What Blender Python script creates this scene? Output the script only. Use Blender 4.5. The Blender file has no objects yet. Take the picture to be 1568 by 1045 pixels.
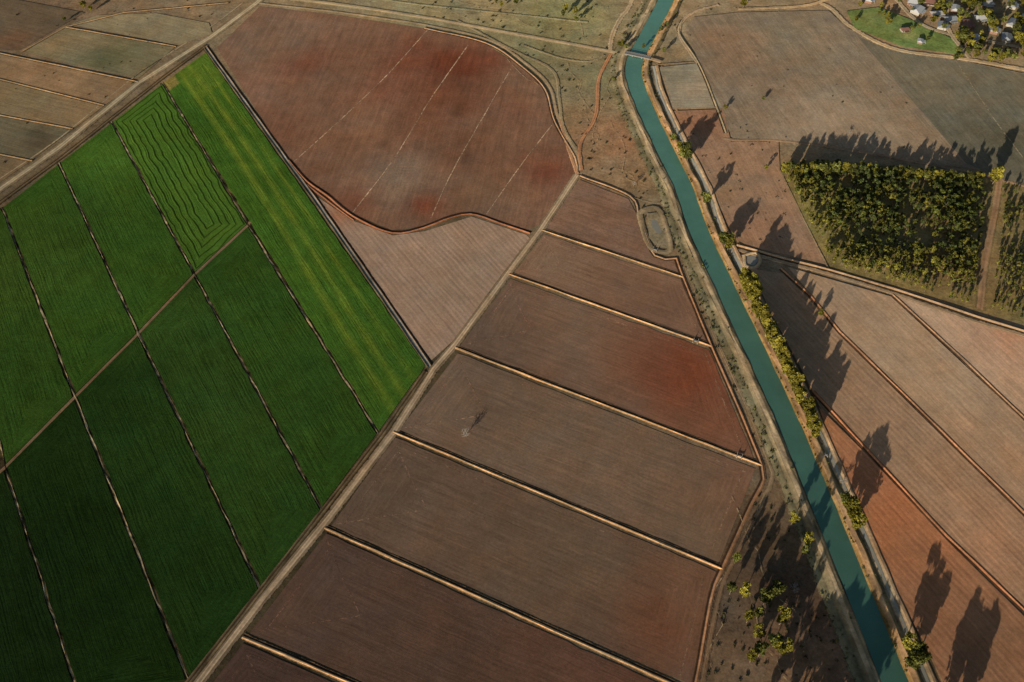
import bpy, bmesh, math, random
import numpy as np
from mathutils import Vector, noise as mn
random.seed(7); np.random.seed(7)
sc=bpy.context.scene
# ---------------------------------------------------------------- survey / map frame
H=600.0; PIT=math.radians(50.1); F=1524.4
SP,CP=math.sin(PIT),math.cos(PIT)
def P(px,py):
    x=(px-784)/F; v=-(py-522.5)/F
    t=H/(SP-v*CP)
    return (x*t, t*(CP+v*SP))
SUN_E=12.0; SH_AZ=30.0
K=(2.3,2.24,2.06)
def lin(c):
    c=c/255.0
    return c/12.92 if c<=.04045 else ((c+.055)/1.055)**2.4
def C(r,g,b,a=1.0):
    return (min(.8,lin(r)*K[0]),min(.8,lin(g)*K[1]),min(.8,lin(b)*K[2]),a)
# ---------------------------------------------------------------- materials
def N(nt,t,**k):
    n=nt.nodes.new(t)
    for a,b in k.items(): setattr(n,a,b)
    return n
def math_(nt,op,a,b=None,c=None,clamp=False):
    n=N(nt,'ShaderNodeMath',operation=op); n.use_clamp=clamp
    for i,v in enumerate((a,b,c)):
        if v is None: continue
        if isinstance(v,(int,float)): n.inputs[i].default_value=v
        else: nt.links.new(v,n.inputs[i])
    return n.outputs[0]
def noise_(nt,vec,scale,detail=4,rough=.55,dist=0):
    n=N(nt,'ShaderNodeTexNoise'); n.inputs['Scale'].default_value=scale
    n.inputs['Detail'].default_value=detail; n.inputs['Roughness'].default_value=rough
    n.inputs['Distortion'].default_value=dist
    nt.links.new(vec,n.inputs['Vector']); return n.outputs[0]
def earth(name,large=.5,fine=.5,streak=.4,sfreq=.35,wave=0,period=5,bump=.25,alpha=False,hue=.25,finescale=.4,mid=.35,wob=4.0,fstreak=0.0,ridge=False):
    m=bpy.data.materials.new(name); m.use_nodes=True; nt=m.node_tree; nt.nodes.clear(); L=nt.links
    out=N(nt,'ShaderNodeOutputMaterial'); bs=N(nt,'ShaderNodeBsdfDiffuse'); bs.inputs['Roughness'].default_value=.8
    col=N(nt,'ShaderNodeAttribute',attribute_name='Col')
    geo=N(nt,'ShaderNodeNewGeometry'); pos=geo.outputs['Position']
    n1=noise_(nt,pos,.012,4,.65,.5); n2=noise_(nt,pos,finescale,3,.8); n3=noise_(nt,pos,.07,3,.7,.3)
    f=math_(nt,'MULTIPLY_ADD',math_(nt,'SUBTRACT',n1,.5),large*2,1.0)
    f2=math_(nt,'MULTIPLY_ADD',math_(nt,'SUBTRACT',n2,.5),fine*2,1.0)
    f4=math_(nt,'MULTIPLY_ADD',math_(nt,'SUBTRACT',n3,.5),mid*2,1.0)
    fac=math_(nt,'MULTIPLY',math_(nt,'MULTIPLY',f,f2),f4)
    hgt=math_(nt,'MULTIPLY',n2,.8)
    if streak>0:
        ra=N(nt,'ShaderNodeAttribute',attribute_name='ra'); rb=N(nt,'ShaderNodeAttribute',attribute_name='rb')
        sa=N(nt,'ShaderNodeSeparateXYZ'); L.new(ra.outputs['Vector'],sa.inputs[0])
        sb=N(nt,'ShaderNodeSeparateXYZ'); L.new(rb.outputs['Vector'],sb.inputs[0])
        du=math_(nt,'MINIMUM',sa.outputs[0],sa.outputs[1]); dv=math_(nt,'MINIMUM',sb.outputs[0],sb.outputs[1])
        mm=math_(nt,'MINIMUM',du,dv); sel=math_(nt,'LESS_THAN',dv,du)
        d1=math_(nt,'SUBTRACT',sa.outputs[0],sb.outputs[0]); along=math_(nt,'MULTIPLY_ADD',sel,d1,sb.outputs[0])
        wb=noise_(nt,pos,.035,2); mw=math_(nt,'MULTIPLY_ADD',wb,wob,mm)
        def sn(fr,al,sd):
            cv=N(nt,'ShaderNodeCombineXYZ'); L.new(math_(nt,'MULTIPLY',mw,fr),cv.inputs[0]); L.new(math_(nt,'MULTIPLY',along,al),cv.inputs[1])
            L.new(math_(nt,'MULTIPLY_ADD',sel,17.0,sd),cv.inputs[2]); return noise_(nt,cv.outputs[0],1.0,3,.65)
        st=sn(sfreq,.012,0.0)
        fac=math_(nt,'MULTIPLY',fac,math_(nt,'MULTIPLY_ADD',math_(nt,'SUBTRACT',st,.5),streak*2,1.0))
        hgt=math_(nt,'ADD',hgt,st)
        if fstreak>0:
            s2=sn(.75,.03,40.0); fac=math_(nt,'MULTIPLY',fac,math_(nt,'MULTIPLY_ADD',math_(nt,'SUBTRACT',s2,.5),fstreak*2,1.0)); hgt=math_(nt,'ADD',hgt,s2)
        if wave>0:
            ph=math_(nt,'MULTIPLY',mw,2*math.pi/period)
            s=math_(nt,'SINE',ph)
            if ridge:   # narrow dark furrows between wide crop strips
                q=math_(nt,'MAXIMUM',s,0.0); q=math_(nt,'POWER',q,3.0); q=math_(nt,'MULTIPLY',q,-1.0)
                fac=math_(nt,'MULTIPLY',fac,math_(nt,'MULTIPLY_ADD',q,wave,1.12)); hgt=math_(nt,'MULTIPLY_ADD',q,.8,hgt)
            else:
                fac=math_(nt,'MULTIPLY',fac,math_(nt,'MULTIPLY_ADD',s,wave,1.0)); hgt=math_(nt,'MULTIPLY_ADD',s,.4,hgt)
    fac=math_(nt,'MAXIMUM',fac,.12)
    hn=noise_(nt,pos,.03,3,.6)
    hf=math_(nt,'MULTIPLY',math_(nt,'SUBTRACT',hn,.5),hue*2)
    tint=N(nt,'ShaderNodeCombineXYZ')
    L.new(math_(nt,'MULTIPLY',fac,math_(nt,'ADD',hf,1.0)),tint.inputs[0]); L.new(fac,tint.inputs[1])
    L.new(math_(nt,'MULTIPLY',fac,math_(nt,'SUBTRACT',1.0,hf)),tint.inputs[2])
    mul=N(nt,'ShaderNodeVectorMath',operation='MULTIPLY'); L.new(col.outputs['Color'],mul.inputs[0]); L.new(tint.outputs[0],mul.inputs[1])
    L.new(mul.outputs[0],bs.inputs['Color'])
    bp=N(nt,'ShaderNodeBump'); bp.inputs['Strength'].default_value=1; bp.inputs['Distance'].default_value=bump
    L.new(hgt,bp.inputs['Height']); L.new(bp.outputs[0],bs.inputs['Normal'])
    if alpha:
        an=noise_(nt,pos,.25,3,.75)
        a=math_(nt,'MULTIPLY_ADD',math_(nt,'SUBTRACT',an,.5),1.3,col.outputs['Alpha'])
        a=math_(nt,'MULTIPLY',math_(nt,'SUBTRACT',a,.38),4.0,clamp=True)
        tr=N(nt,'ShaderNodeBsdfTransparent'); mx=N(nt,'ShaderNodeMixShader')
        L.new(a,mx.inputs[0]); L.new(tr.outputs[0],mx.inputs[1]); L.new(bs.outputs[0],mx.inputs[2]); L.new(mx.outputs[0],out.inputs[0])
    else: L.new(bs.outputs[0],out.inputs[0])
    return m
M_ground=earth('dry_grassland',.5,.75,0,bump=.3,mid=.7,hue=.25)
M_soil=earth('ploughed_soil',.3,.42,.32,.3,bump=.08,mid=.25,hue=.14,fstreak=.32,finescale=.5)
M_soil2=earth('fallow_soil',.32,.5,.36,.25,bump=.08,mid=.4,hue=.18,fstreak=.28,finescale=.5)
M_furrow=earth('furrowed_soil',.25,.42,.28,.3,wave=.045,period=4.2,bump=.05,mid=.3,hue=.12,fstreak=.3,wob=3,finescale=.5)
M_crop=earth('green_crop',.4,.6,.28,.35,bump=.32,mid=.4,hue=.2,finescale=.5,fstreak=.45)
M_croprow=earth('contour_crop',.3,.5,.2,.4,wave=.68,period=6.6,bump=.32,mid=.3,hue=.18,finescale=.5,wob=8,fstreak=.25,ridge=True)
M_track=earth('dirt_track',.3,.5,.0,bump=.08,alpha=True,mid=.5,hue=.15)
M_bank=earth('earth_bank',.3,.65,.0,bump=.12,alpha=True,mid=.55,hue=.2)
def simple(name,col,rough=.8,var=.2,scale=2.0):
    m=bpy.data.materials.new(name); m.use_nodes=True; nt=m.node_tree; b=nt.nodes['Principled BSDF']
    b.inputs['Roughness'].default_value=rough; b.inputs['Specular IOR Level'].default_value=.2
    geo=N(nt,'ShaderNodeNewGeometry'); n=noise_(nt,geo.outputs['Position'],scale,4)
    f=math_(nt,'MULTIPLY_ADD',math_(nt,'SUBTRACT',n,.5),var*2,1.0)
    mul=N(nt,'ShaderNodeVectorMath',operation='SCALE'); mul.inputs[0].default_value=col[:3]; nt.links.new(f,mul.inputs['Scale'])
    nt.links.new(mul.outputs[0],b.inputs['Base Color']); return m
def water(name,col):
    m=bpy.data.materials.new(name); m.use_nodes=True; nt=m.node_tree; b=nt.nodes['Principled BSDF']
    b.inputs['Roughness'].default_value=.15; b.inputs['IOR'].default_value=1.33
    geo=N(nt,'ShaderNodeNewGeometry'); n=noise_(nt,geo.outputs['Position'],.025,4,.65)
    f=math_(nt,'MULTIPLY_ADD',math_(nt,'SUBTRACT',n,.5),.8,1.0)
    sp=N(nt,'ShaderNodeSeparateXYZ'); nt.links.new(geo.outputs['Position'],sp.inputs[0])
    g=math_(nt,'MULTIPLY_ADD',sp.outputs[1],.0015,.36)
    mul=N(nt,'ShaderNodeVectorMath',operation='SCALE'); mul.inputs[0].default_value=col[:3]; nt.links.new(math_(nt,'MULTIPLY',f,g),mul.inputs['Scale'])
    nt.links.new(mul.outputs[0],b.inputs['Base Color'])
    n2=noise_(nt,geo.outputs['Position'],1.2,3); bp=N(nt,'ShaderNodeBump'); bp.inputs['Distance'].default_value=.02
    nt.links.new(n2,bp.inputs['Height']); nt.links.new(bp.outputs[0],b.inputs['Normal'])
    return m
M_water=water('canal_water',C(54,84,76))
M_water2=water('channel_water',C(122,120,112))
M_pond=water('pond_water',C(92,90,84))
def leafmat(name):
    m=bpy.data.materials.new(name); m.use_nodes=True; nt=m.node_tree; nt.nodes.clear(); L=nt.links
    out=N(nt,'ShaderNodeOutputMaterial'); d=N(nt,'ShaderNodeBsdfDiffuse'); t=N(nt,'ShaderNodeBsdfTranslucent'); mx=N(nt,'ShaderNodeMixShader'); mx.inputs[0].default_value=.22
    col=N(nt,'ShaderNodeAttribute',attribute_name='Col'); oi=N(nt,'ShaderNodeObjectInfo')
    f=math_(nt,'MULTIPLY_ADD',oi.outputs['Random'],.8,.6)
    sc_=N(nt,'ShaderNodeVectorMath',operation='SCALE'); L.new(col.outputs['Color'],sc_.inputs[0]); L.new(f,sc_.inputs['Scale'])
    L.new(sc_.outputs[0],d.inputs[0]); L.new(sc_.outputs[0],t.inputs[0]); L.new(d.outputs[0],mx.inputs[1]); L.new(t.outputs[0],mx.inputs[2]); L.new(mx.outputs[0],out.inputs[0]); return m
M_leaf=leafmat('eucalyptus_leaves')
M_bark=simple('bark',(.22,.17,.13),.9,.3,3)
M_conc=simple('concrete',(.34,.32,.29),.8,.25,1.5)
M_dead=simple('dead_wood',(.30,.27,.24),.9,.2,3)
# ---------------------------------------------------------------- mesh helpers
def mk(name,V,Fc,cols=None,ra=None,rb=None,mats=(),midx=None,link=True):
    me=bpy.data.meshes.new(name); me.from_pydata([tuple(v) for v in V],[],Fc)
    if cols is not None:
        a=me.color_attributes.new('Col','FLOAT_COLOR','POINT'); a.data.foreach_set('color',np.asarray(cols,dtype=np.float32).ravel())
    for nm,d in (('ra',ra),('rb',rb)):
        if d is not None:
            a=me.attributes.new(nm,'FLOAT_VECTOR','POINT'); a.data.foreach_set('vector',np.asarray(d,dtype=np.float32).ravel())
    for m in mats: me.materials.append(m)
    if midx is not None: me.polygons.foreach_set('material_index',midx)
    me.update()
    if not link: return me
    ob=bpy.data.objects.new(name,me); sc.collection.objects.link(ob); return ob
_z=[0.03]
def nextz():
    _z[0]+=.004; return _z[0]
def paint(x,y,base,blobs):
    c=list(base[:3])
    for (bx,by,r,bc,w) in blobs:
        d2=((x-bx)**2+(y-by)**2)/(r*r)
        if d2>7: continue
        nz=mn.fractal(Vector((x*.02,y*.02,bx*.01)),1,2,4)
        g=w*math.exp(-d2*(1+.9*nz)) ; g=max(0,min(1,g*(1+.7*nz)))
        for i in range(3): c[i]+= (bc[i]-c[i])*g
    return (c[0],c[1],c[2],1.0)
def bl(lst): return [(*P(a[0],a[1]),a[2],C(*a[3]),a[4]) for a in lst]
def quad(name,q,col,mat,blobs=(),inset=0,h=0.0,conc=True,step=8,fn=None):
    a,b,c,d=[np.array(P(*p)) for p in q]
    W=(np.linalg.norm(b-a)+np.linalg.norm(c-d))/2; Lg=(np.linalg.norm(d-a)+np.linalg.norm(c-b))/2
    nu=max(2,int(W/step)); nv=max(2,int(Lg/step)); B=bl(blobs); base=C(*col)
    z=nextz()+h; V=[];cl=[];ra=[];rb=[];Fc=[]
    iu,iv=inset/W,inset/Lg
    for j in range(nv+1):
        t=iv+(1-2*iv)*j/nv
        for i in range(nu+1):
            s=iu+(1-2*iu)*i/nu
            p=(a*(1-s)+b*s)*(1-t)+(d*(1-s)+c*s)*t
            if i in(0,nu) or j in(0,nv):
                k=mn.noise(Vector((p[0]*.08,p[1]*.08,3)))*.8; p=p+k
            V.append((p[0],p[1],z)); cc=paint(p[0],p[1],base,B)
            if fn: cc=fn(s,t,cc)
            cl.append(cc)
            if conc: ra.append((s*W,W-s*W,0)); rb.append((t*Lg,Lg-t*Lg,0))
            else: ra.append((s*W,1e6,0)); rb.append((t*Lg+1e5,1e6,0))
    st=nu+1
    for j in range(nv):
        for i in range(nu): Fc.append((j*st+i,j*st+i+1,(j+1)*st+i+1,(j+1)*st+i))
    if h>0:
        ring=[i for i in range(st)]+[j*st+nu for j in range(1,nv+1)]+[nv*st+i for i in range(nu-1,-1,-1)]+[j*st for j in range(nv-1,0,-1)]
        n0=len(V)
        for r in ring:
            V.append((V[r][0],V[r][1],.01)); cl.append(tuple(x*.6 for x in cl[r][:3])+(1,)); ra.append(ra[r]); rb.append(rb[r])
        m=len(ring)
        for k in range(m): Fc.append((ring[k],ring[(k+1)%m],n0+(k+1)%m,n0+k))
    return mk(name,V,Fc,cl,ra,rb,[mat])
def poly(name,pts,col,mat,blobs=(),rowdir=None,step=12):
    w=[P(*p) for p in pts]; bm=bmesh.new(); z=nextz()
    vs=[bm.verts.new((x,y,z)) for x,y in w]; bm.faces.new(vs)
    bmesh.ops.triangulate(bm,faces=bm.faces[:])
    xs=[p[0] for p in w]; ys=[p[1] for p in w]
    for ax,lo,hi in ((0,min(xs),max(xs)),(1,min(ys),max(ys))):
        k=lo+step
        while k<hi:
            co=(k,0,0) if ax==0 else (0,k,0); no=(1,0,0) if ax==0 else (0,1,0)
            bmesh.ops.bisect_plane(bm,geom=bm.verts[:]+bm.edges[:]+bm.faces[:],plane_co=co,plane_no=no); k+=step
    bm.normal_update()
    for f in bm.faces:
        if f.normal.z<0: f.normal_flip()
    B=bl(blobs); base=C(*col)
    if rowdir is None: rowdir=((0,0),(1,0))
    p0,p1=P(*rowdir[0]),P(*rowdir[1]); an=math.atan2(p1[1]-p0[1],p1[0]-p0[0]); ca,sa=math.cos(an),math.sin(an)
    bm.verts.index_update(); V=[];cl=[];ra=[];rb=[]
    for v in bm.verts:
        x,y=v.co.x,v.co.y; V.append((x,y,z)); cl.append(paint(x,y,base,B))
        ra.append((-x*sa+y*ca,1e6,0)); rb.append((x*ca+y*sa+1e5,1e6,0))
    Fc=[[v.index for v in f.verts] for f in bm.faces]; bm.free()
    return mk(name,V,Fc,cl,ra,rb,[mat])
def path(pts,step=7,smooth=True):
    w=[np.array(P(*p)) for p in pts]; out=[]
    n=len(w)
    for i in range(n-1):
        p1,p2=w[i],w[i+1]; p0=w[i-1] if i>0 else 2*p1-p2; p3=w[i+2] if i+2<n else 2*p2-p1
        k=max(1,int(np.linalg.norm(p2-p1)/step))
        for j in range(k):
            t=j/k
            if smooth:
                q=.5*((2*p1)+(-p0+p2)*t+(2*p0-5*p1+4*p2-p3)*t*t+(-p0+3*p1-3*p2+p3)*t**3)
            else: q=p1*(1-t)+p2*t
            out.append(q)
    out.append(w[-1]); return out
def strip(name,pts,prof,mat,step=7,jit=.35,smooth=True,hj=.12,parent=None,z=None,brj=.2,brf=.03):
    c=path(pts,step,smooth); n=len(c); z0=nextz() if z is None else z; V=[];cl=[];ra=[];rb=[];Fc=[];s=0; m=len(prof); sd=random.random()*100
    for i,p in enumerate(c):
        t=c[min(i+1,n-1)]-c[max(i-1,0)]; t=t/(np.linalg.norm(t)+1e-9); nn=np.array((-t[1],t[0]))
        if i>0: s+=np.linalg.norm(p-c[i-1])
        for k,(o,h,cc) in enumerate(prof):
            oj=o+jit*mn.noise(Vector((s*.06,k*7.3,sd))); hh=h*(1+hj*2*mn.noise(Vector((s*.05,k*3.1,sd+9)))) if h>.05 else h
            q=p+nn*oj; br=max(.25,1+2*brj*mn.noise(Vector((s*brf,k*.7,sd+3))))
            V.append((q[0],q[1],z0+hh)); cl.append((cc[0]*br,cc[1]*br,cc[2]*br,cc[3])); ra.append((oj,1e6,0)); rb.append((s+1e5,1e6,0))
    for i in range(n-1):
        for k in range(m-1):
            Fc.append((i*m+k,(i+1)*m+k,(i+1)*m+k+1,i*m+k+1))
    ob=mk(name,V,Fc,cl,ra,rb,[mat])
    me=ob.data
    up=sum(p.normal.z for p in me.polygons)
    if up<0: me.flip_normals()
    if parent: ob.parent=parent
    return ob
def track(name,pts,w,col,verge=None,vw=1.6,h=.12,**k):
    a=w/2; c=C(*col); c2=C(*(verge or col)); r=tuple(x*.8 for x in c[:3])+(.8,)
    pr=[(-a-vw,0,(*c2[:3],0)),(-a,h*.3,(*c2[:3],.75)),(-a+.3,h,c),(-.25,h*.8,r),(.25,h*.8,r),(a-.3,h,c),(a,h*.3,(*c2[:3],.75)),(a+vw,0,(*c2[:3],0))]
    return strip(name,pts,pr,M_track,**k)
def line(name,pts,w,col,a=.75,**k):
    c=C(*col); return strip(name,pts,[(-w,0,(*c[:3],0)),(-w*.35,.02,(*c[:3],a)),(w*.35,.02,(*c[:3],a)),(w,0,(*c[:3],0))],M_track,**k)
def bank(name,pts,h=.45,w=1.5,col=(150,118,92),ditch=1,dcol=(44,34,28),flip=1,**k):
    """earth ridge with a dark drain at its foot"""
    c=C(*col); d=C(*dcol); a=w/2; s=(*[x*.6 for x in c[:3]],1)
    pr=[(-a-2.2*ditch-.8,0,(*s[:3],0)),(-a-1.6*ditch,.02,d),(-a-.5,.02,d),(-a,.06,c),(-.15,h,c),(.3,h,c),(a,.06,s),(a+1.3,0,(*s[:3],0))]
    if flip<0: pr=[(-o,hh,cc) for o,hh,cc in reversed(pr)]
    return strip(name,pts,pr,M_bank,**k)
# ---------------------------------------------------------------- ground sheet
def axis(lo,hi,st,far):
    a=list(np.arange(lo,hi+.1,st)); k=st; x=hi
    while x<far: k*=1.5; x+=k; a.append(x)
    k=st; x=lo
    while x>-far: k*=1.5; x-=k; a.insert(0,x)
    return a
X=axis(-720,720,12,20000); Y=axis(60,1200,12,20000)
gb=bl([(60,30,120,(92,76,62),.8),(900,150,90,(102,94,72),.8),(700,20,120,(116,110,84),.7),(930,220,50,(122,88,66),.8),(1180,950,80,(66,54,47),.9),(1140,800,45,(80,64,52),.8),  # lower-right woodland blob is dark: tree shadow mass put into the ground colour
       (1010,330,60,(122,106,84),.6),(1420,40,90,(112,92,72),.8),(1540,30,70,(80,76,56),.7),(1250,500,120,(116,94,74),.6),(300,600,300,(52,46,32),.9),(100,900,300,(36,32,22),.9),(860,20,60,(94,98,64),.7),(1120,60,60,(110,100,80),.5),(820,80,40,(94,90,66),.7),(920,120,30,(98,96,72),.6),(1000,260,30,(116,94,70),.6),(960,140,20,(92,92,66),.6),(1300,1040,50,(112,82,62),.6),(760,15,30,(122,108,84),.6)])
V=[];cl=[]
base=C(106,92,74)
for y in Y:
    for x in X:
        V.append((x,y,0)); cl.append(paint(x,y,base,gb))
nx=len(X); Fc=[(j*nx+i,j*nx+i+1,(j+1)*nx+i+1,(j+1)*nx+i) for j in range(len(Y)-1) for i in range(nx-1)]
mk('ground',V,Fc,cl,None,None,[M_ground])
# ---------------------------------------------------------------- green fields
Tt=[(-165,440),(-75,378),(3,318),(90,250),(171,187),(249,127),(316,79)]
Mm=[(-205,910),(-98,812),(8,716),(115,608),(212,511),(298,421),(380,345)]
Bb=[(-130,1400),(10,1390),(160,1215),(290,1045),(400,905),(493,782),(580,665),(655,560)]
for i,c in zip((1,2,3,4),[(40,61,22),(42,65,23),(44,68,24),(54,78,28)]):
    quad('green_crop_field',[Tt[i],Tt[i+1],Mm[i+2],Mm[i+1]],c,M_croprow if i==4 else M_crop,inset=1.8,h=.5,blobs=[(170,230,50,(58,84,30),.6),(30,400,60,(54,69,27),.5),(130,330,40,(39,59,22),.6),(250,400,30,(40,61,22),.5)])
low=[([Mm[1],Mm[2],(115,1045),(-20,1200)],(23,37,15)),([Mm[2],Mm[3],Bb[3],(120,1070)],(24,40,15)),([Mm[3],Mm[4],Bb[4],Bb[3]],(28,47,18)),([Mm[4],Mm[5],Bb[5],Bb[4]],(34,54,21)),([Mm[5],Mm[6],Bb[6],Bb[5]],(38,60,22))]  # crops get darker to the lower left: corner vignetting carried in their colour
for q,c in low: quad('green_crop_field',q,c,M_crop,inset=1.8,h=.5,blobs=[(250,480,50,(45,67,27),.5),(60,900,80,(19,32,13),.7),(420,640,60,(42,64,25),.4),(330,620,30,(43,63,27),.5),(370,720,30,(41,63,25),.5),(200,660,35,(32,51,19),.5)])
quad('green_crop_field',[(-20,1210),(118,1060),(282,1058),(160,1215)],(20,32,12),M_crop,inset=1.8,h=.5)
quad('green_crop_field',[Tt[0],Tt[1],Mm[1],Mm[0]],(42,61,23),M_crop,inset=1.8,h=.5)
def stripes(s,t,c):
    y=C(94,106,36); g=0
    for s0,wd in ((.36,.045),(.58,.045),(.80,.025)): g=max(g,math.exp(-((s-s0-.05*math.sin(t*5))/wd)**2)*(.85-.35*t)*(.8+.5*mn.noise(Vector((t*20,s0*9,1)))))
    if s<.26 and t<.035: y=C(112,96,56); g=.75
    if t<.12 and s>.35: g=max(g,.3)
    g=max(0,g)
    return tuple(c[i]+(y[i]-c[i])*g for i in range(3))+(1,)
quad('green_crop_field',[Tt[5],Tt[6],Bb[7],Bb[6]],(50,76,26),M_crop,inset=1.6,h=.5,step=3.5,fn=stripes,blobs=[(560,560,45,(42,64,22),.6)])
dk=(48,42,28)
def gditch(pts):
    d=C(*dk); p=C(104,94,74)
    strip('irrigation_ditch',pts,[(-3.2,0,(*d[:3],0)),(-2.2,.03,d),(-.6,.06,d),(-.3,.2,p),(.3,.2,p),(.6,.06,d),(2.2,.03,d),(3.2,0,(*d[:3],0))],M_bank,hj=1.2,jit=1.2,smooth=False,brj=1.3,brf=.2,step=3)
gditch([Tt[2],Mm[3],Bb[3]]); gditch([Tt[3],Mm[4],Bb[4]]); gditch([Tt[4],Mm[5],Bb[5]]); gditch([Tt[5],Mm[6],Bb[6]])
gditch([Tt[1],Mm[2],(115,1045)]); gditch([Tt[0],Mm[1],(-20,1200)])
track('farm_track',[Mm[0],Mm[1],Mm[2],Mm[3],Mm[4],Mm[5],Mm[6],(383,340)],2.4,(108,88,70),verge=(60,48,36),vw=1.5,smooth=False)
strip('supply_channel',[(314,72),(440,248),(482,306),(590,462),(658,562)],[(-4,0,C(56,48,34,0)),(-3,.1,C(54,46,34)),(-1.6,.6,C(80,72,56)),(-.6,.15,C(76,80,80)),(.6,.15,C(84,88,88)),(1.5,.6,C(100,82,66)),(2.8,.1,C(44,36,30)),(4.5,0,C(70,55,45,0))],M_bank,smooth=False,brj=.5,brf=.06)
# ---------------------------------------------------------------- brown fields, centre
poly('ploughed_field',[(332,74),(398,10),(520,24),(650,44),(742,67),(798,102),(833,137),(848,187),(878,242),(880,266),(868,282),(826,345),(808,352),(720,325),(680,333),(650,346),(600,353),(542,328),(500,296),(470,276),(442,246)],
  (95,72,59),M_soil2,rowdir=((650,45),(540,325)),step=8,blobs=[(420,70,55,(96,81,70),.8),(395,130,45,(102,77,64),.7),(480,90,26,(90,55,43),.7),(455,105,16,(86,50,38),.7),(440,200,45,(90,63,50),.7),(700,110,46,(80,45,33),.95),(680,95,28,(76,42,31),.8),(740,90,25,(86,52,40),.8),
   (620,95,34,(90,56,43),.8),(590,140,28,(90,56,44),.7),(560,190,40,(102,76,61),.7),(640,180,34,(90,62,48),.7),(600,285,36,(102,88,77),.8),(625,255,16,(106,94,85),.6),(690,160,35,(80,50,38),.8),(760,210,40,(92,69,55),.8),(740,300,30,(98,77,62),.7),(540,310,24,(90,56,43),.7),(650,315,20,(92,55,42),.8),(840,260,28,(88,54,42),.8),(800,130,28,(94,73,59),.7),(400,20,30,(92,72,60),.6),(700,230,30,(84,58,46),.7),(540,90,30,(92,66,52),.6),(640,70,20,(86,54,42),.7),(780,170,24,(86,58,46),.6),(520,240,30,(92,68,54),.6)])
for pl in ([(655,46),(590,118),(520,185),(448,250)],[(718,68),(662,148),(602,245),(540,326)],[(782,106),(725,205),(690,268),(660,334)],[(845,192),(800,250),(745,328)]):
    line('bay_line',pl,.9,(132,112,94),.6,brj=.5,brf=.06)
poly('stubble_field',[(486,302),(540,338),(602,361),(652,354),(722,332),(806,360),(812,366),(772,416),(694,522),(661,552),(592,458)],(123,104,91),M_furrow,rowdir=((510,310),(690,520)),step=10,
  blobs=[(600,380,40,(134,112,97),.5),(740,380,35,(110,92,79),.7),(520,330,20,(120,84,65),.7),(660,520,30,(120,100,87),.5),(560,400,30,(116,98,87),.5),(700,440,25,(106,90,77),.5)])
bank('curved_bank',[(442,246),(470,278),(500,299),(542,332),(600,357),(650,349),(680,337),(720,328),(765,342),(812,358)],.55,2.0,(128,88,66),.9,(38,28,24),flip=-1)
bank('curved_bank',[(470,283),(498,305),(542,338)],.4,1.6,(124,86,64),.6,(38,28,24),flip=-1)
bq=[([(832,357),(1043,427),(1086,526),(783,419)],(100,78,65),[(1000,470,45,(94,72,59),.6),(850,400,30,(104,86,71),.6),(930,430,30,(92,72,59),.5)]),
    ([(781,425),(1087,534),(1160,708),(700,531)],(92,72,60),[(1050,570,42,(94,48,33),.95),(1010,545,35,(94,58,43),.7),(1120,640,45,(96,62,46),.8),(745,500,35,(78,67,60),.8),(900,480,40,(102,82,68),.5),(840,560,50,(90,73,62),.5),(1080,520,20,(102,68,50),.6)]),
    ([(700,538),(1161,717),(1103,866),(607,660)],(92,75,63),[(1140,740,40,(95,66,51),.8),(1020,720,50,(96,79,65),.5),(680,590,45,(90,77,68),.6),(800,650,50,(92,76,64),.6),(1060,830,30,(89,73,58),.5),(900,700,40,(98,81,68),.5)]),
    ([(604,667),(1102,874),(1062,1055),(502,807)],(85,68,57),[(1020,940,42,(88,56,42),.85),(1080,900,30,(94,69,53),.7),(900,840,50,(90,75,62),.6),(580,740,50,(81,69,60),.6),(780,900,60,(82,67,55),.4)]),
    ([(499,813),(1058,1066),(1020,1250),(377,972)],(74,57,49),[(700,990,60,(72,54,45),.5),(930,1020,50,(85,58,46),.6),(470,880,50,(70,58,52),.5)]),
    ([(372,980),(1000,1258),(900,1420),(250,1140)],(65,50,44),[])]
for q,c,b in bq:
    quad('ploughed_bay',q,c,M_soil,blobs=b,inset=1.6,step=9)
    def at(s,t): return tuple((q[0][i]*(1-s)+q[1][i]*s)*(1-t)+(q[3][i]*(1-s)+q[2][i]*s)*t for i in (0,1))
    lc=tuple(int(v*1.25) for v in c)
    line('headland_mark',[at(.015,.06),at(.10,.28),at(.19,.5)],.9,lc,.52,smooth=False); line('headland_mark',[at(.015,.94),at(.10,.72),at(.19,.5)],.9,lc,.52,smooth=False)
    line('headland_mark',[at(.03,.08),at(.5,.07),at(.97,.08)],.6,lc,.46,smooth=False); line('headland_mark',[at(.035,.08),at(.03,.92)],.8,lc,.5,smooth=False); line('headland_mark',[at(.96,.06),at(.96,.94)],.7,lc,.5,smooth=False)
poly('ploughed_bay',[(888,276),(962,305),(978,335),(1000,393),(1034,399),(1043,419),(836,350)],(99,78,66),M_soil2,rowdir=((830,352),(1045,425)),blobs=[(900,330,30,(94,73,61),.5)])
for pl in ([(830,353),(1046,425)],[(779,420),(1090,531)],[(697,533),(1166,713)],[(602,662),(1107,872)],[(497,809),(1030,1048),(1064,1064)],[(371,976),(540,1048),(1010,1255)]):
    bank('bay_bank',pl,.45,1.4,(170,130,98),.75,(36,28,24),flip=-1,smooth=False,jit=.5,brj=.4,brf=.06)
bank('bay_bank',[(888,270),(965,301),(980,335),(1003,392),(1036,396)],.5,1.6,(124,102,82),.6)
bank('bay_edge_bank',[(1036,396),(1046,424),(1090,531),(1130,622),(1167,713),(1170,735),(1150,775),(1107,870),(1090,915),(1066,1045),(1030,1200)],.45,1.6,(122,92,70),.8,(48,36,28))
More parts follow.
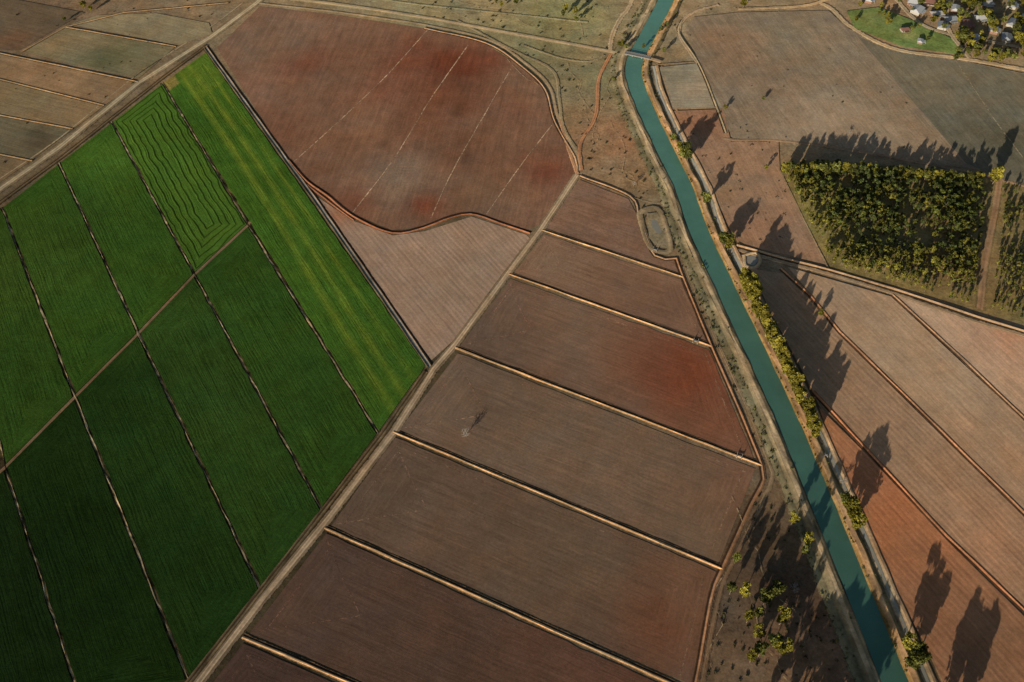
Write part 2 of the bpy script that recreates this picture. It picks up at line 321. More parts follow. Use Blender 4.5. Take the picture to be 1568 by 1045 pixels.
track('bay_edge_track',[(1050,410),(1062,440),(1100,528),(1140,615),(1177,708),(1182,735),(1160,785)],2,(112,96,78),verge=(98,84,66),vw=2)
track('bay_edge_track',[(1160,785),(1120,865),(1100,915),(1076,1045),(1050,1180)],2,(104,84,66),verge=(84,68,54),vw=2)
# roads
def road(name,pts,w,col,sh,vw,**k):
    a=w/2; c=C(*col); s=C(*sh); r=tuple(x*.8 for x in c[:3])+(1,)
    strip(name,pts,[(-a-vw,0,(*s[:3],0)),(-a-vw*.5,.05,(*s[:3],.7)),(-a,.15,s),(-a+.4,.2,c),(-.9,.22,c),(-.3,.2,r),(.3,.2,r),(.9,.22,c),(a-.4,.2,c),(a,.15,s),(a+vw*.5,.05,(*s[:3],.7)),(a+vw,0,(*s[:3],0))],M_track,**k)
road('farm_road',[(110,1290),(200,1178),(305,1045),(404,915),(498,800),(602,664),(664,566),(697,528),(780,416),(828,352),(884,268)],3.6,(142,124,104),(100,86,70),2.6,smooth=False)
gch=[(-4,0,C(50,44,32,0)),(-2.6,.05,C(50,42,30)),(-1.2,.4,C(96,82,62)),(0,.1,C(42,34,26)),(1.2,.4,C(86,72,54)),(2.6,0,C(60,50,40,0))]
strip('roadside_ditch',[(184,1178),(287,1047),(397,907),(490,788),(583,668),(652,570)],gch,M_bank,smooth=False,brj=.5,brf=.08)
road('gravel_road',[(-160,410),(-2,292),(90,227),(212,128),(322,58),(392,6),(430,-25)],4.6,(138,126,106),(100,88,70),3.5,smooth=False)
strip('roadside_ditch',[(-150,422),(2,308),(95,240),(250,118),(316,70)],gch,M_bank,smooth=False)
line('vehicle_track',[(-150,380),(-2,276),(90,213),(208,117),(318,45),(372,5)],1.2,(124,110,90),.7)
# ---------------------------------------------------------------- top-left paddocks
for pts,c,b in (([(-200,50),(0,82),(212,126),(160,162),(0,122),(-200,80)],(110,90,69),[(60,110,30,(122,96,72),.6)]),
    ([(-200,85),(0,124),(158,164),(112,198),(0,176),(-200,140)],(106,90,69),[(40,150,30,(92,84,65),.7)]),
    ([(-200,145),(0,179),(110,200),(50,245),(0,236),(-200,190)],(86,79,63),[(60,215,20,(64,58,47),.8)]),
    ([(-200,195),(0,239),(46,248),(0,280),(-200,400)],(96,81,62),[]),
    ([(38,80),(100,43),(268,73),(212,121),(110,99)],(96,89,70),[(160,92,24,(66,68,50),.85),(200,75,25,(90,86,64),.6),(80,70,20,(110,93,70),.7),(130,60,20,(106,91,70),.5)]),
    ([(108,38),(150,24),(240,21),(320,36),(325,52),(272,70)],(106,97,78),[]),
    ([(-200,-60),(0,-5),(130,20),(95,40),(30,78),(0,78),(-200,40)],(80,69,56),[(20,65,20,(92,64,49),.7)])):
    poly('dry_paddock',pts,c,M_soil2,blobs=b,rowdir=((0,100),(160,140)))
for pl in ([(-60,72),(0,82),(212,126)],[(-40,113),(0,122),(160,162)],[(-40,168),(0,177),(112,198)],[(-30,232),(0,237),(50,247)],[(33,80),(100,42),(190,20),(350,5)],[(100,42),(270,72)]):
    bank('paddock_bank',pl,.4,1.6,(120,100,76),.5,(60,52,40),smooth=False)
# ---------------------------------------------------------------- tracks upper centre
road('gravel_road',[(405,-12),(440,-2),(520,8),(640,26),(750,46),(860,66),(930,79),(962,86)],3.6,(144,126,102),(112,102,80),2.4)
track('dirt_track',[(398,6),(520,20),(650,39),(748,62),(804,97),(841,133),(855,182),(884,240),(888,262)],2.4,(132,114,92),verge=(106,92,72))
track('dirt_track',[(700,32),(780,75),(845,108),(856,150),(862,195),(886,235)],2.0,(116,104,82))
bank('field_edge_bank',[(650,44),(745,67),(800,103),(835,138),(850,187),(881,243),(884,264)],.5,1.6,(122,98,78),.6)
track('dirt_track',[(936,82),(917,122),(912,178),(888,222),(890,262)],2.8,(144,104,76),verge=(116,86,64))
track('dirt_track',[(884,268),(866,215),(858,185)],2.4,(142,108,82))
track('dirt_track',[(975,-30),(965,8),(948,32),(936,60),(934,82)],3.0,(132,116,94),vw=2.5)
track('dirt_track',[(990,-20),(975,30),(950,50)],2.2,(124,112,92))
track('dirt_track',[(500,-15),(620,5),(760,20),(900,35)],2.0,(120,114,90))
track('dirt_track',[(925,85),(905,95),(860,90),(800,70)],1.8,(114,104,82))
def wander(x0,y0,x1,y1,n,amp,w,col,a=.55):
    pts=[]
    sd=random.random()*50
    for i in range(n+1):
        t=i/n; pts.append((x0+(x1-x0)*t+amp*mn.noise(Vector((t*3,sd,0))),y0+(y1-y0)*t+amp*.7*mn.noise(Vector((t*3,sd,7)))))
    line('stock_track',pts,w,col,a)
for a in [(560,0,900,50),(600,-10,880,20),(870,90,930,240),(880,120,905,220),(900,60,930,20),(760,60,850,130),(930,180,1010,300),(940,260,1000,310),(890,250,940,120),(1070,50,1250,200),(1060,90,1400,200),(1130,30,1300,220),(1180,30,1220,210),(1300,60,1460,240),(1240,30,1120,200),
          (1350,90,1560,240),(1110,180,1230,380),(1060,180,1130,350),(1090,290,1200,250),(1110,880,1080,1040),(1130,900,1200,1040),(1120,760,1230,1000)]:
    wander(*a,8,40,.65,(126,110,88),.5)
# reservoir next to the canal
strip('pond_bank',[(985,322),(978,328),(990,372),(1004,386),(1026,386),(1024,360),(1012,325),(1000,318),(985,322)],[(-3,0,C(110,98,78,0)),(-1,.35,C(116,102,82)),(.8,.35,C(116,102,82)),(3,.1,C(104,92,74,.8)),(4,0,C(104,92,74,0))],M_bank,step=4,brj=.4)
poly('pond_bed',[(990,328),(1006,326),(1018,350),(1022,380),(1006,380),(994,365)],(112,102,84),M_ground,step=6)
poly('farm_pond_water',[(997,338),(1005,338),(1011,350),(1012,358),(1006,358),(999,349)],(84,90,84),M_pond,step=6)
poly('small_pond_water',[(1141,393),(1156,391),(1161,399),(1155,408),(1143,406)],(94,118,122),M_pond,step=6)
strip('pond_bank',[(1139,392),(1157,388),(1164,399),(1157,411),(1141,409),(1139,392)],[(-2.5,0,C(120,106,88,0)),(-1,.7,C(136,118,94)),(.5,.7,C(136,118,94)),(2,.1,C(110,90,74,.9))],M_bank,step=4)
# ---------------------------------------------------------------- right-hand fields
poly('fallow_field',[(1049,45),(1062,27),(1130,20),(1268,17),(1298,44),(1368,78),(1478,95),(1580,116),(1760,152),(1760,330),(1530,276),(1505,262),(1340,240),(1200,216),(1122,213),(1095,160),(1071,98)],(98,87,75),M_soil2,rowdir=((1310,55),(1480,250)),
   blobs=[(1250,180,45,(126,112,97),.8),(1150,90,60,(100,83,69),.7),(1350,180,45,(104,91,77),.5),(1200,60,50,(90,84,73),.6),(1330,225,40,(118,102,86),.6),(1110,60,30,(104,84,67),.6),(1180,180,30,(106,91,77),.6),(1270,100,35,(94,85,73),.5),(1420,220,30,(110,94,78),.6)])
poly('fallow_field',[(1312,56),(1368,79),(1478,96),(1580,117),(1760,153),(1760,329),(1530,275),(1478,250)],(80,76,66),M_soil2,rowdir=((1310,55),(1480,250)),blobs=[(1540,220,45,(66,64,55),.7),(1400,120,45,(88,82,70),.6),(1560,130,40,(76,73,63),.5)])
line('bay_line',[(1462,92),(1520,180),(1568,245)],1.0,(104,96,80),.6)
poly('dry_paddock',[(1009,104),(1067,98),(1106,165),(1030,167)],(108,102,90),M_soil2,blobs=[(1060,140,25,(126,112,96),.6),(1030,120,15,(94,92,80),.6)])
poly('dry_paddock',[(1031,171),(1107,168),(1119,218),(1192,218),(1194,262),(1232,345),(1264,406),(1146,378),(1124,366),(1066,240)],(112,90,74),M_soil2,rowdir=((1130,220),(1220,380)),blobs=[(1070,190,30,(114,80,62),.7),(1170,270,35,(120,98,81),.6),(1150,340,25,(114,87,71),.5),(1100,290,20,(102,87,70),.5)])
poly('plantation_floor',[(1194,256),(1215,250),(1310,252),(1500,268),(1520,278),(1560,282),(1760,320),(1760,560),(1600,508),(1500,478),(1400,447),(1272,412),(1235,342)],(92,82,54),M_ground,blobs=[(1480,400,40,(104,84,62),.8),(1310,400,25,(108,96,62),.5),(1560,330,40,(96,82,60),.6),(1250,330,30,(104,98,58),.6)])
poly('fallow_field',[(1372,454),(1500,494),(1580,518),(1760,575),(1760,805),(1580,652)],(138,117,100),M_soil,rowdir=((1370,454),(1568,640)),blobs=[(1540,510,35,(138,100,79),.7),(1450,480,30,(146,127,110),.5)])
poly('fallow_field',[(1206,410),(1364,455),(1575,652),(1760,815),(1760,960),(1575,793),(1286,506),(1240,450)],(128,108,90),M_soil,rowdir=((1370,454),(1568,640)),blobs=[(1400,560,50,(134,115,97),.5),(1540,720,50,(132,104,82),.6),(1290,460,35,(118,100,84),.5)])
poly('fallow_field',[(1150,412),(1198,420),(1236,455),(1283,512),(1575,800),(1760,972),(1760,1105),(1575,940),(1450,818),(1330,688),(1248,603),(1180,480)],(122,99,80),M_furrow,rowdir=((1283,512),(1575,800)),blobs=[(1330,640,40,(120,99,83),.5),(1520,840,45,(136,102,79),.6),(1220,520,35,(106,88,71),.6)])
poly('ploughed_field',[(1254,625),(1330,700),(1450,829),(1575,952),(1760,1120),(1760,1400),(1560,1400),(1452,1060),(1345,850),(1285,720)],(124,88,65),M_furrow,rowdir=((1330,750),(1560,1000)),blobs=[(1390,800,45,(138,88,59),.8),(1330,730,25,(132,88,65),.6),(1500,950,50,(114,86,67),.6),(1540,1020,40,(94,74,59),.7),(1440,960,30,(118,82,60),.5)])
for pl,c in (([(1367,452),(1480,556),(1572,644),(1760,800)],(130,104,82)),([(1196,412),(1240,452),(1285,508),(1400,620),(1572,790),(1760,962)],(132,98,74)),([(1245,600),(1330,692),(1450,822),(1572,938),(1760,1110)],(134,92,66))):
    bank('bay_bank',pl,.4,1.5,c,.7,(56,42,32),smooth=False,brj=.4)
bank('roadside_bank',[(1128,376),(1200,396),(1270,414),(1380,447),(1500,487),(1568,508),(1760,570)],.7,2.4,(126,106,86),1.0,(44,36,28))
track('farm_track',[(1122,382),(1200,403),(1270,421),(1372,452),(1496,494),(1568,515),(1760,580)],2.4,(124,106,86),vw=2)
track('plantation_track',[(1530,278),(1522,330),(1508,400),(1500,475)],5,(112,90,70),verge=(94,80,58),vw=3)
track('farm_track',[(1105,212),(1125,216),(1195,217),(1310,232),(1500,268),(1530,276),(1568,286)],2.0,(116,96,78),vw=2)
bank('field_edge_bank',[(1045,32),(1040,52),(1070,98),(1095,158),(1112,205)],.4,1.8,(116,104,84),.6)
track('dirt_track',[(1100,8),(1062,20),(1042,38),(1042,60),(1068,98)],2.0,(130,112,92),vw=2)
line('paddock_line',[(1006,100),(1068,96)],1.4,(116,98,80)); line('paddock_line',[(1028,168),(1108,166)],1.2,(116,98,78)); line('paddock_line',[(1194,262),(1234,345),(1268,412)],1.4,(112,96,76))
# ---------------------------------------------------------------- main canal
cpts=[(1056,-90),(1020,0),(992,55),(970,103),(981,150),(1014,222),(1048,292),(1068,350),(1105,430),(1195,622),(1270,800),(1370,1045),(1450,1240)]
canal=bpy.data.objects.new('irrigation_canal',None); sc.collection.objects.link(canal)
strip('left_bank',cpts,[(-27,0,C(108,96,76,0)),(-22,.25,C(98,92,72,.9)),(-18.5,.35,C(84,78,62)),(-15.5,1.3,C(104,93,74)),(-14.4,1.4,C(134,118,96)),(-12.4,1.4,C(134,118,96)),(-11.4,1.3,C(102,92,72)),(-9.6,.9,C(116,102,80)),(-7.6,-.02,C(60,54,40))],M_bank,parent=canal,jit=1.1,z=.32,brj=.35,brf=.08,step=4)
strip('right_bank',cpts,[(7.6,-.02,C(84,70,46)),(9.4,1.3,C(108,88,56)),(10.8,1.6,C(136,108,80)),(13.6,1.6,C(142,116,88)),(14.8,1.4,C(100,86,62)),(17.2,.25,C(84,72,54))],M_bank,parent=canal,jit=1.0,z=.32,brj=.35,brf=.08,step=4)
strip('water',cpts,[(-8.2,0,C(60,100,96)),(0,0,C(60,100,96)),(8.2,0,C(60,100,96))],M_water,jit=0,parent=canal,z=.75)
sdp=cpts[3:]
side=bpy.data.objects.new('side_channel',None); sc.collection.objects.link(side)
strip('channel_bed',sdp,[(16.8,.35,C(92,80,60)),(18.2,.1,C(116,104,86)),(21.6,.1,C(116,104,86)),(23.2,.8,C(130,110,88)),(24.8,.8,C(120,98,76)),(26.4,.1,C(60,50,38)),(27.6,.1,C(64,52,40)),(28.8,.3,C(118,94,72,.8)),(32,0,C(112,92,72,0))],M_bank,parent=side,jit=.9,z=.3,brj=.3,brf=.06,step=4)
strip('channel_water',sdp,[(19.2,0,C(1,1,1)),(21.2,0,C(1,1,1))],M_water2,jit=.8,parent=side,z=.5)
# bridge
def box(bm,c,s,rot=0):
    r=bmesh.ops.create_cube(bm,size=1); 
    ca,sa=math.cos(rot),math.sin(rot)
    for v in r['verts']:
        x,y,z=v.co.x*s[0],v.co.y*s[1],v.co.z*s[2]; v.co=(c[0]+x*ca-y*sa,c[1]+x*sa+y*ca,c[2]+z)
def part(name,parent,mat,boxes,bev=.04):
    bm=bmesh.new()
    for b in boxes: box(bm,*b)
    if bev: bmesh.ops.bevel(bm,geom=bm.edges[:],offset=bev,segments=1,affect='EDGES')
    me=bpy.data.meshes.new(name); bm.to_mesh(me); bm.free(); me.materials.append(mat)
    o=bpy.data.objects.new(name,me); sc.collection.objects.link(o); o.parent=parent; return o
def place(name,px,py,rot):
    e=bpy.data.objects.new(name,None); sc.collection.objects.link(e); x,y=P(px,py); e.location=(x,y,0); e.rotation_euler=(0,0,rot); return e
a,b=P(955,84),P(998,93); br=place('road_bridge',976,88,math.atan2(b[1]-a[1],b[0]-a[0]))
part('deck',br,M_conc,[((0,0,2.25),(27,5.2,.5))])
part('parapets',br,M_conc,[((0,s*2.55,2.95),(27,.12,.12)) for s in(-1,1)]+[((x,s*2.55,2.7),(.14,.14,.5)) for s in(-1,1) for x in range(-13,14,2)],0)
part('piers',br,M_conc,[((x,0,1.0),(.6,4.6,2.0)) for x in(-5,5)]+[((x,0,1.0),(1.2,6.5,1.9)) for x in(-11.5,11.5)])
track('bridge_approach',[(993,91),(1012,97)],4.0,(134,118,98),z=1.6)
rg=place('channel_regulator',1262,700,math.radians(20))
part('headwalls',rg,M_conc,[((-1.6,0,1.1),(.35,3.4,1.4)),((1.6,0,1.1),(.35,3.4,1.4)),((0,1.9,1.1),(3.5,.3,1.4))])
part('walkway',rg,M_conc,[((0,0,1.95),(4.4,.9,.14))]); part('gates',rg,M_dead,[((x,.6,1.6),(.9,.1,1.6)) for x in(-.8,.8)])
for px,py in ((1065,524),(1132,700),(1003,384)):
    cu=place('concrete_culvert',px,py,math.radians(-22))
    part('pipe_headwalls',cu,M_conc,[((-1.8,0,.8),(.5,3.6,1.4)),((1.8,0,.8),(.5,3.6,1.4)),((0,0,1.2),(3.0,1.0,.3))]); part('marker_posts',cu,M_conc,[((x,y,1.6),(.2,.2,1.6)) for x in(-1.8,1.8) for y in(-1.95,1.95)],0)
# ---------------------------------------------------------------- trees
def tube(V,Fc,cl,mi,p0,p1,r0,r1,n=5):
    d=(p1-p0).normalized(); u=d.orthogonal().normalized(); w=d.cross(u); b=len(V)
    for p,r in((p0,r0),(p1,r1)):
        for i in range(n):
            a=2*math.pi*i/n; V.append(tuple(p+(u*math.cos(a)+w*math.sin(a))*r)); cl.append((.2,.15,.1,1))
    for i in range(n): Fc.append((b+i,b+(i+1)%n,b+n+(i+1)%n,b+n+i)); mi.append(0)
def tree_mesh(name,seed,h,cr,clumps,leaves,ls,colr,bark,cz=.66,czr=.34):
    r=random.Random(seed); V=[];Fc=[];cl=[];mi=[]
    p=Vector((0,0,-.2)); rad=h*.022
    tp=[p]
    for i in range(4):
        q=Vector((r.uniform(-.03,.03)*h,r.uniform(-.03,.03)*h,h*(.2*(i+1)))) ; tube(V,Fc,cl,mi,tp[-1],q,rad*(1-.2*i),rad*(1-.2*(i+1))+.02); tp.append(q)
    for k in range(clumps):
        while 1:
            v=Vector((r.uniform(-1,1),r.uniform(-1,1),r.uniform(-1,1)))
            if .25<v.length<1: break
        c=Vector((v.x*cr,v.y*cr,h*cz+v.z*h*czr*.85))
        if v.z<0: c.x*=.8+.2*v.z; c.y*=.8+.2*v.z
        at=tp[r.choice((1,2,3))]; md=at.lerp(c,.5)+Vector((0,0,-.04*h)); tube(V,Fc,cl,mi,at,md,rad*.42,rad*.25,4); tube(V,Fc,cl,mi,md,c,rad*.25,.04,4)
        if leaves==0:
            for _ in range(4):
                e=c+Vector((r.uniform(-1,1),r.uniform(-1,1),r.uniform(-.4,1)))*cr*.4; tube(V,Fc,cl,mi,md.lerp(c,r.random()),e,.12,.05,3)
        R=cr*r.uniform(.3,.55); br=r.uniform(.55,1.4)
        for _ in range(leaves):
            d=Vector((r.gauss(0,1),r.gauss(0,1),r.gauss(0,1))).normalized()*R*(r.random()**.45); d.z*=.75
            q=c+d; n=Vector((r.gauss(0,1),r.gauss(0,1),r.gauss(0,1)+.5)).normalized(); u=n.orthogonal().normalized(); w=n.cross(u); s=ls*r.uniform(.5,1.2)
            b=len(V); f=br*r.uniform(.75,1.25)
            for a2,b2 in((-1,-.5),(.3,-.9),(1,.4),(-.2,.9)): V.append(tuple(q+u*a2*s+w*b2*s)); cl.append((colr[0]*f,colr[1]*f,colr[2]*f,1))
            Fc.append((b,b+1,b+2,b+3)); mi.append(1)
    return mk(name,V,Fc,cl,None,None,[bark,M_leaf],mi,link=False)
yg=(.24,.215,.035); gr=(.10,.135,.035)
euc=[tree_mesh('euc%d'%i,10+i,16,random.uniform(3.9,5.4),17,56,.72,yg if i%2 else (.15,.16,.04),M_bark,cz=.62,czr=.38) for i in range(6)]
tall=[tree_mesh('tall%d'%i,40+i,16,3.2,16,58,.70,(.25,.22,.038),M_bark,cz=.56,czr=.44) for i in range(5)]
plm=[tree_mesh('pl%d'%i,70+i,11,2.7,9,28,.62,c,M_bark) for i,c in enumerate([(.12,.14,.035),(.09,.115,.035),(.15,.165,.04),(.24,.225,.045),(.075,.095,.03)])]
dead=tree_mesh('dead',99,9,4.5,16,0,.1,gr,M_dead,cz=.6)
def T(px,py,h=16,ms=euc,name='eucalyptus_tree',parent=None,wide=1.0,off=9):
    x,y=P(px,py+off*h/16); me=random.choice(ms) if isinstance(ms,list) else ms
    o=bpy.data.objects.new(name,me); sc.collection.objects.link(o); o.location=(x,y,0); s=h*1.05/(16 if ms is not plm else 11)
    if ms is dead: s=h/9
    s2=s*wide*random.uniform(.9,1.1); o.scale=(s2,s2,s); o.rotation_euler=(0,0,random.uniform(0,6.28))
    if parent: o.parent=parent
    return o
# open woodland on the west bank: slender, well separated crowns
for t in [(1125,856,13),(1211,795,16),(1232,828,18),(1229,843,15),(1117,902,15),(1137,906,17),(1168,915,20),(1184,901,20),(1158,938,17),(1143,945,16),(1193,945,21),(1157,968,17),(1161,995,19),(1148,1005,17),(1194,990,20),(1183,980,18)]:
    T(*t,wide=.66)
for t in [(1210,1085,21),(1235,1120,22),(1255,1105,21),(1190,1100,20),(1270,1140,22),(1165,1090,18),(1222,1078,20),(1243,1078,21),(1262,1088,22),(1285,1120,22),(1250,1068,20),(1228,1095,22),(1275,1105,21),(1240,1140,22),(1290,1095,22),(1300,1130,23),(1280,1085,20),
          (1383,984,19),(1396,994,18),(1392,1012,17),(1404,1006,16),(1442,1078,20),(1460,1100,20),(1475,1085,20),(1452,1066,18),(1470,1110,20),(1440,1095,20),
          (1298,776,19),(1308,802,17),(1290,768,15),(1302,788,18),
          (1030,212,11),(1049,232,17),(1052,240,15),(1045,238,14),(1042,228,15),(1080,306,16),(1109,370,17),(1114,376,15),(1105,366,14),
          (1518,272,21),(1522,268,17),(1172,258,7),(1168,152,6),(1255,480,8),(1110,165,6),(1137,6,13),(130,8,10),(140,14,8),
          (866,14,11),(880,18,10),(882,30,8),(862,22,9),(768,8,8),(790,4,9),(760,3,8),(950,68,9),(958,72,8),(1012,45,8),(1020,38,7),(985,72,7),(1016,78,7),(938,122,6),(100,30,6)]:
    T(*t,wide=.92)
def along(p0,p1,n,h0,h1,jx=4,jy=4,**k):
    for i in range(n):
        t=(i+random.uniform(-.3,.3))/max(1,n-1); T(p0[0]+(p1[0]-p0[0])*t+random.uniform(-jx,jx),p0[1]+(p1[1]-p0[1])*t+random.uniform(-jy,jy),random.uniform(h0,h1),**k)
along((1138,432),(1200,555),42,12,21,ms=tall,name='river_gum_tree',wide=.9)
along((1200,558),(1226,612),20,12,20,ms=tall,name='river_gum_tree',wide=.88)
along((1228,620),(1250,668),13,9,19,ms=tall,name='river_gum_tree',wide=.95)
along((1138,426),(1150,450),8,16,22,ms=tall,name='river_gum_tree',wide=1.1)
T(712,668,8,dead,'dead_tree',off=2); T(970,285,6,dead,'dead_tree',off=2); T(1300,205,5,dead,'dead_tree',off=2); T(1290,740,7,dead,'dead_tree',off=2); T(1215,905,8,dead,'dead_tree',off=2)
# plantation
def inpoly(x,y,pg):
    c=False; j=len(pg)-1
    for i in range(len(pg)):
        if (pg[i][1]>y)!=(pg[j][1]>y) and x<(pg[j][0]-pg[i][0])*(y-pg[i][1])/(pg[j][1]-pg[i][1])+pg[i][0]: c=not c
        j=i
    return c
fp=[(1196,262),(1215,256),(1310,258),(1500,276),(1503,300),(1498,380),(1488,470),(1400,444),(1274,408),(1237,342)]
fp2=[(1534,290),(1580,286),(1660,300),(1660,520),(1580,500),(1512,474),(1524,400)]
pe=bpy.data.objects.new('eucalyptus_plantation',None); sc.collection.objects.link(pe)
LE=[P(1196,262),P(1274,408)]
def fill(pg,sp,parent,h0,h1,dens=.85):
    w=[P(*p) for p in pg]; xs=[p[0] for p in w]; ys=[p[1] for p in w]; an=math.radians(-22); ca,sa=math.cos(an),math.sin(an); cx,cy=sum(xs)/len(xs),sum(ys)/len(ys); R=260; g=-R
    while g<R:
        k=-R
        while k<R:
            x=cx+g*ca-k*sa+random.uniform(-1.9,1.9); y=cy+g*sa+k*ca+random.uniform(-1.9,1.9)
            if inpoly(x,y,w):
                nn=mn.noise(Vector((x*.03,y*.03,5)))
                if random.random()<dens+.7*nn-.0006*max(0,P(1400,300)[1]-y):
                    tt=(y-LE[0][1])/(LE[1][1]-LE[0][1]); ed=max(0,min(1,(x-(LE[0][0]+(LE[1][0]-LE[0][0])*tt))/60)); bt=max(0,min(1,(y-LE[1][1])/50))
                    o=bpy.data.objects.new('tree',plm[3] if random.random()<max(.12,.9-1.1*ed,.75-.9*bt) else random.choice(plm)); sc.collection.objects.link(o); h=random.uniform(h0,h1)*(1+.3*nn)
                    s=h/11; o.location=(x,y,0); o.scale=(s*random.uniform(.7,1.15),)*2+(s,); o.rotation_euler=(0,0,random.uniform(0,6.28)); o.parent=parent
            k+=sp*.85
        g+=sp
fill(fp,4.7,pe,6,12.5,.88); fill(fp2,5.0,pe,4,8.5,.75)
along((1196,262),(1300,262),18,13,18,jx=6,jy=3,ms=euc,wide=.7); along((1320,262),(1500,276),18,11,16,jx=6,jy=3,ms=euc,wide=.6)
# ---------------------------------------------------------------- village
poly('village_park',[(1296,18),(1345,12),(1402,34),(1470,66),(1478,86),(1380,72),(1308,44)],(76,90,52),M_ground,blobs=[(1340,30,18,(94,96,60),.7),(1430,72,18,(66,80,42),.6),(1390,55,10,(100,98,66),.6)])
track('village_road',[(1255,5),(1275,16),(1302,42),(1370,76),(1478,92),(1568,108),(1700,136)],4.0,(134,117,94),vw=3)
track('village_road',[(1355,-20),(1400,30),(1440,50),(1500,62),(1600,80)],4,(124,112,94)); track('village_road',[(1455,-20),(1450,40),(1484,90)],4,(120,108,90)); track('village_road',[(1130,15),(1230,10),(1290,-5),(1400,-10)],3.5,(134,116,92))
roofs=[simple('metal_roof_white',(.5,.51,.51),.5,.08),simple('metal_roof_grey',(.28,.3,.32),.5,.1),simple('tile_roof_red',(.24,.12,.09),.8,.2),simple('metal_roof_pale',(.4,.38,.34),.6,.1)]
wls=[simple('weatherboard',(.42,.4,.34),.8,.1),simple('brick',(.3,.17,.12),.85,.2)]
M_glass=simple('window_glass',(.03,.04,.05),.1,.1); M_door=simple('door_paint',(.12,.08,.06),.6,.1)
def house(px,py,w,d,rot,rf,wl):
    e=place('house',px,py,rot); hh=3.0; rh=d*.24
    part('walls',e,wls[wl],[((0,0,hh/2-.06),(w,d,hh-.12))],0)
    o=.6; V=[(-w/2-o,-d/2-o,hh-.1),(w/2+o,-d/2-o,hh-.1),(w/2+o,d/2+o,hh-.1),(-w/2-o,d/2+o,hh-.1),(-w/2+d*.2,0,hh+rh),(w/2-d*.2,0,hh+rh)]
    me=bpy.data.meshes.new('roof'); me.from_pydata(V,[],[(0,1,5,4),(2,3,4,5),(1,2,5),(3,0,4),(3,2,1,0)]); me.materials.append(roofs[rf]); r=bpy.data.objects.new('roof',me); sc.collection.objects.link(r); r.parent=e
    part('windows',e,M_glass,[((x,s*(d/2+.02),1.6),(1.6,.06,1.2)) for s in(-1,1) for x in(-w*.33,w*.3)],0); part('door',e,M_door,[((0,-d/2-.03,1.05),(1.0,.08,2.1))],0)
    part('verandah',e,roofs[rf],[((0,-d/2-2.0,2.6),(w*.6,2.6,.12))]+[((x,-d/2-3.1,1.27),(.15,.15,2.5)) for x in(-w*.28,0,w*.28)],0)
for i,(x,y,w,d) in enumerate([(1404,18,15,10),(1434,24,13,9),(1442,42,12,9),(1398,6,12,9),(1424,6,14,8),(1462,16,12,8),(1456,32,13,9),(1480,40,14,9),(1502,30,13,9),(1520,48,12,9),(1540,60,13,9),(1490,60,12,8),(1385,48,9,6),(1408,66,7,5),(1550,38,14,9),(1478,2,12,9),(1380,-8,14,9),(1510,8,14,10),(1548,10,12,9),(1575,30,14,9),(1590,60,13,9),(1330,2,10,7)]):
    house(x,y,w,d,random.choice((.2,-.35,1.2,.9)),[0,3,1,0,2,0,1,2][i%8],i%2)
for _ in range(120):
    x=random.uniform(1462,1640); y=random.uniform(-20,92)
    T(x,y,random.uniform(8,15),name='garden_tree',ms=euc,wide=1.0)
for _ in range(30): T(random.uniform(1345,1470),random.uniform(-15,42),random.uniform(5,11),name='garden_tree',ms=euc,wide=1.1)
for t in [(1310,30,6),(1345,20,7),(1360,22,6),(1395,45,8),(1420,60,6),(1316,8,7),(1480,80,10),(1492,84,11),(1505,82,9),(1530,92,9),(1550,88,11),(1470,88,8)]: T(*t,name='garden_tree')
# ---------------------------------------------------------------- low scrub (single meshes)
def scrub(name,pos,rmin,rmax,col,zf):
    V=[];Fc=[];cl=[]
    for (x,y,z) in pos:
        R=random.uniform(rmin,rmax); f=random.uniform(.5,1.3)
        for _ in range(9):
            q=Vector((x+random.gauss(0,R*.6),y+random.gauss(0,R*.6),z+random.uniform(.1,R*zf))); n=Vector((random.gauss(0,1),random.gauss(0,1),1)).normalized(); u=n.orthogonal().normalized()*R*.6; w=n.cross(u); b=len(V)
            for a2,b2 in((-1,-.5),(.3,-.9),(1,.4),(-.2,.9)): V.append(tuple(q+u*a2+w*b2)); cl.append((col[0]*f,col[1]*f,col[2]*f,1))
            Fc.append((b,b+1,b+2,b+3))
    mk(name,V,Fc,cl,None,None,[M_leaf])
cp=path(cpts,3); ps=[]
for i in range(900):
    k=random.randrange(5,len(cp)-1); t=cp[k]-cp[k-1]; t=t/np.linalg.norm(t); nn=np.array((-t[1],t[0])); o=random.choice((random.uniform(-26,-17),random.uniform(-26,-17),random.uniform(-24,-9.2) if i%4==0 else random.uniform(-25,-18),random.uniform(8.6,10.4),random.uniform(14.5,17.5)))
    p=cp[k]+nn*o; ps.append((p[0],p[1],.4+(1.0 if abs(o)<16 else 0)))
scrub('canal_side_shrubs',ps,.35,1.0,(.15,.15,.05),.8)
ps=[]
def sc_poly(pg,n):
    w=[P(*p) for p in pg]; xs=[p[0] for p in w]; ys=[p[1] for p in w]; c=0
    while c<n:
        x,y=random.uniform(min(xs),max(xs)),random.uniform(min(ys),max(ys))
        if inpoly(x,y,w) and random.random()<.5+mn.noise(Vector((x*.03,y*.03,2))): ps.append((x,y,0))
        c+=1
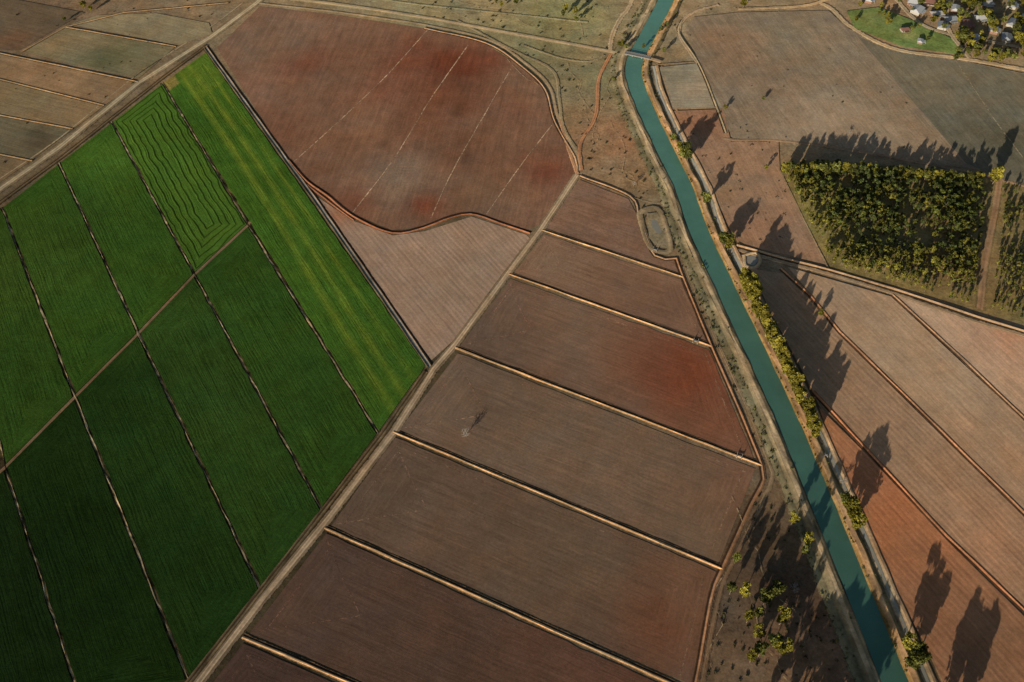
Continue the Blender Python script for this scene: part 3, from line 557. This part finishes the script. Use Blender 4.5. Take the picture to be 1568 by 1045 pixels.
sc_poly([(460,-10),(960,-10),(940,80),(750,45)],260); sc_poly([(760,60),(930,85),(1020,290),(890,260),(850,110)],500); sc_poly([(1170,740),(1260,900),(1320,1045),(1080,1045),(1110,880)],300)
sc_poly([(1030,390),(1070,420),(1200,730),(1180,740),(1090,520)],260); sc_poly([(1030,10),(1260,10),(1060,28),(1010,90)],120); sc_poly([(0,0),(380,-10),(300,60),(0,290)],200); sc_poly([(1200,262),(1495,280),(1480,462),(1275,408)],600); sc_poly([(1052,50),(1290,30),(1500,250),(1125,210)],110); sc_poly([(1035,175),(1105,170),(1190,220),(1260,400),(1130,370)],200)
sc_poly([(890,275),(1030,300),(1040,400),(960,300)],60)
scrub('grass_tussocks',ps,.35,1.2,(.12,.11,.05),.7)
# ---------------------------------------------------------------- light and camera
w=bpy.data.worlds.new('World'); sc.world=w; w.use_nodes=True; nt=w.node_tree
sky=nt.nodes.new('ShaderNodeTexSky'); sky.sky_type='NISHITA'; sky.sun_disc=False; sky.sun_elevation=math.radians(SUN_E); sky.sun_rotation=math.radians(180+SH_AZ)
sky.air_density=1.0; sky.dust_density=1.0
bg=nt.nodes['Background']; nt.links.new(sky.outputs[0],bg.inputs[0]); bg.inputs[1].default_value=.08
ld=bpy.data.lights.new('sun','SUN'); ld.energy=5; ld.angle=math.radians(.5); ld.color=(1,.88,.71); lo=bpy.data.objects.new('sun',ld); sc.collection.objects.link(lo)
e=math.radians(SUN_E); az=math.radians(SH_AZ); lo.rotation_euler=Vector((math.sin(az)*math.cos(e),math.cos(az)*math.cos(e),-math.sin(e))).to_track_quat('-Z','Y').to_euler(); lo.location=(-300,-300,300)
cd=bpy.data.cameras.new('camera'); cd.lens=35; cd.sensor_width=36; cd.clip_end=60000; cd.clip_start=1; co=bpy.data.objects.new('camera',cd); sc.collection.objects.link(co)
co.location=(0,0,H); co.rotation_euler=(math.pi/2-PIT,0,0); sc.camera=co
sc.view_settings.view_transform='Standard'; sc.view_settings.look='None'; sc.view_settings.exposure=0
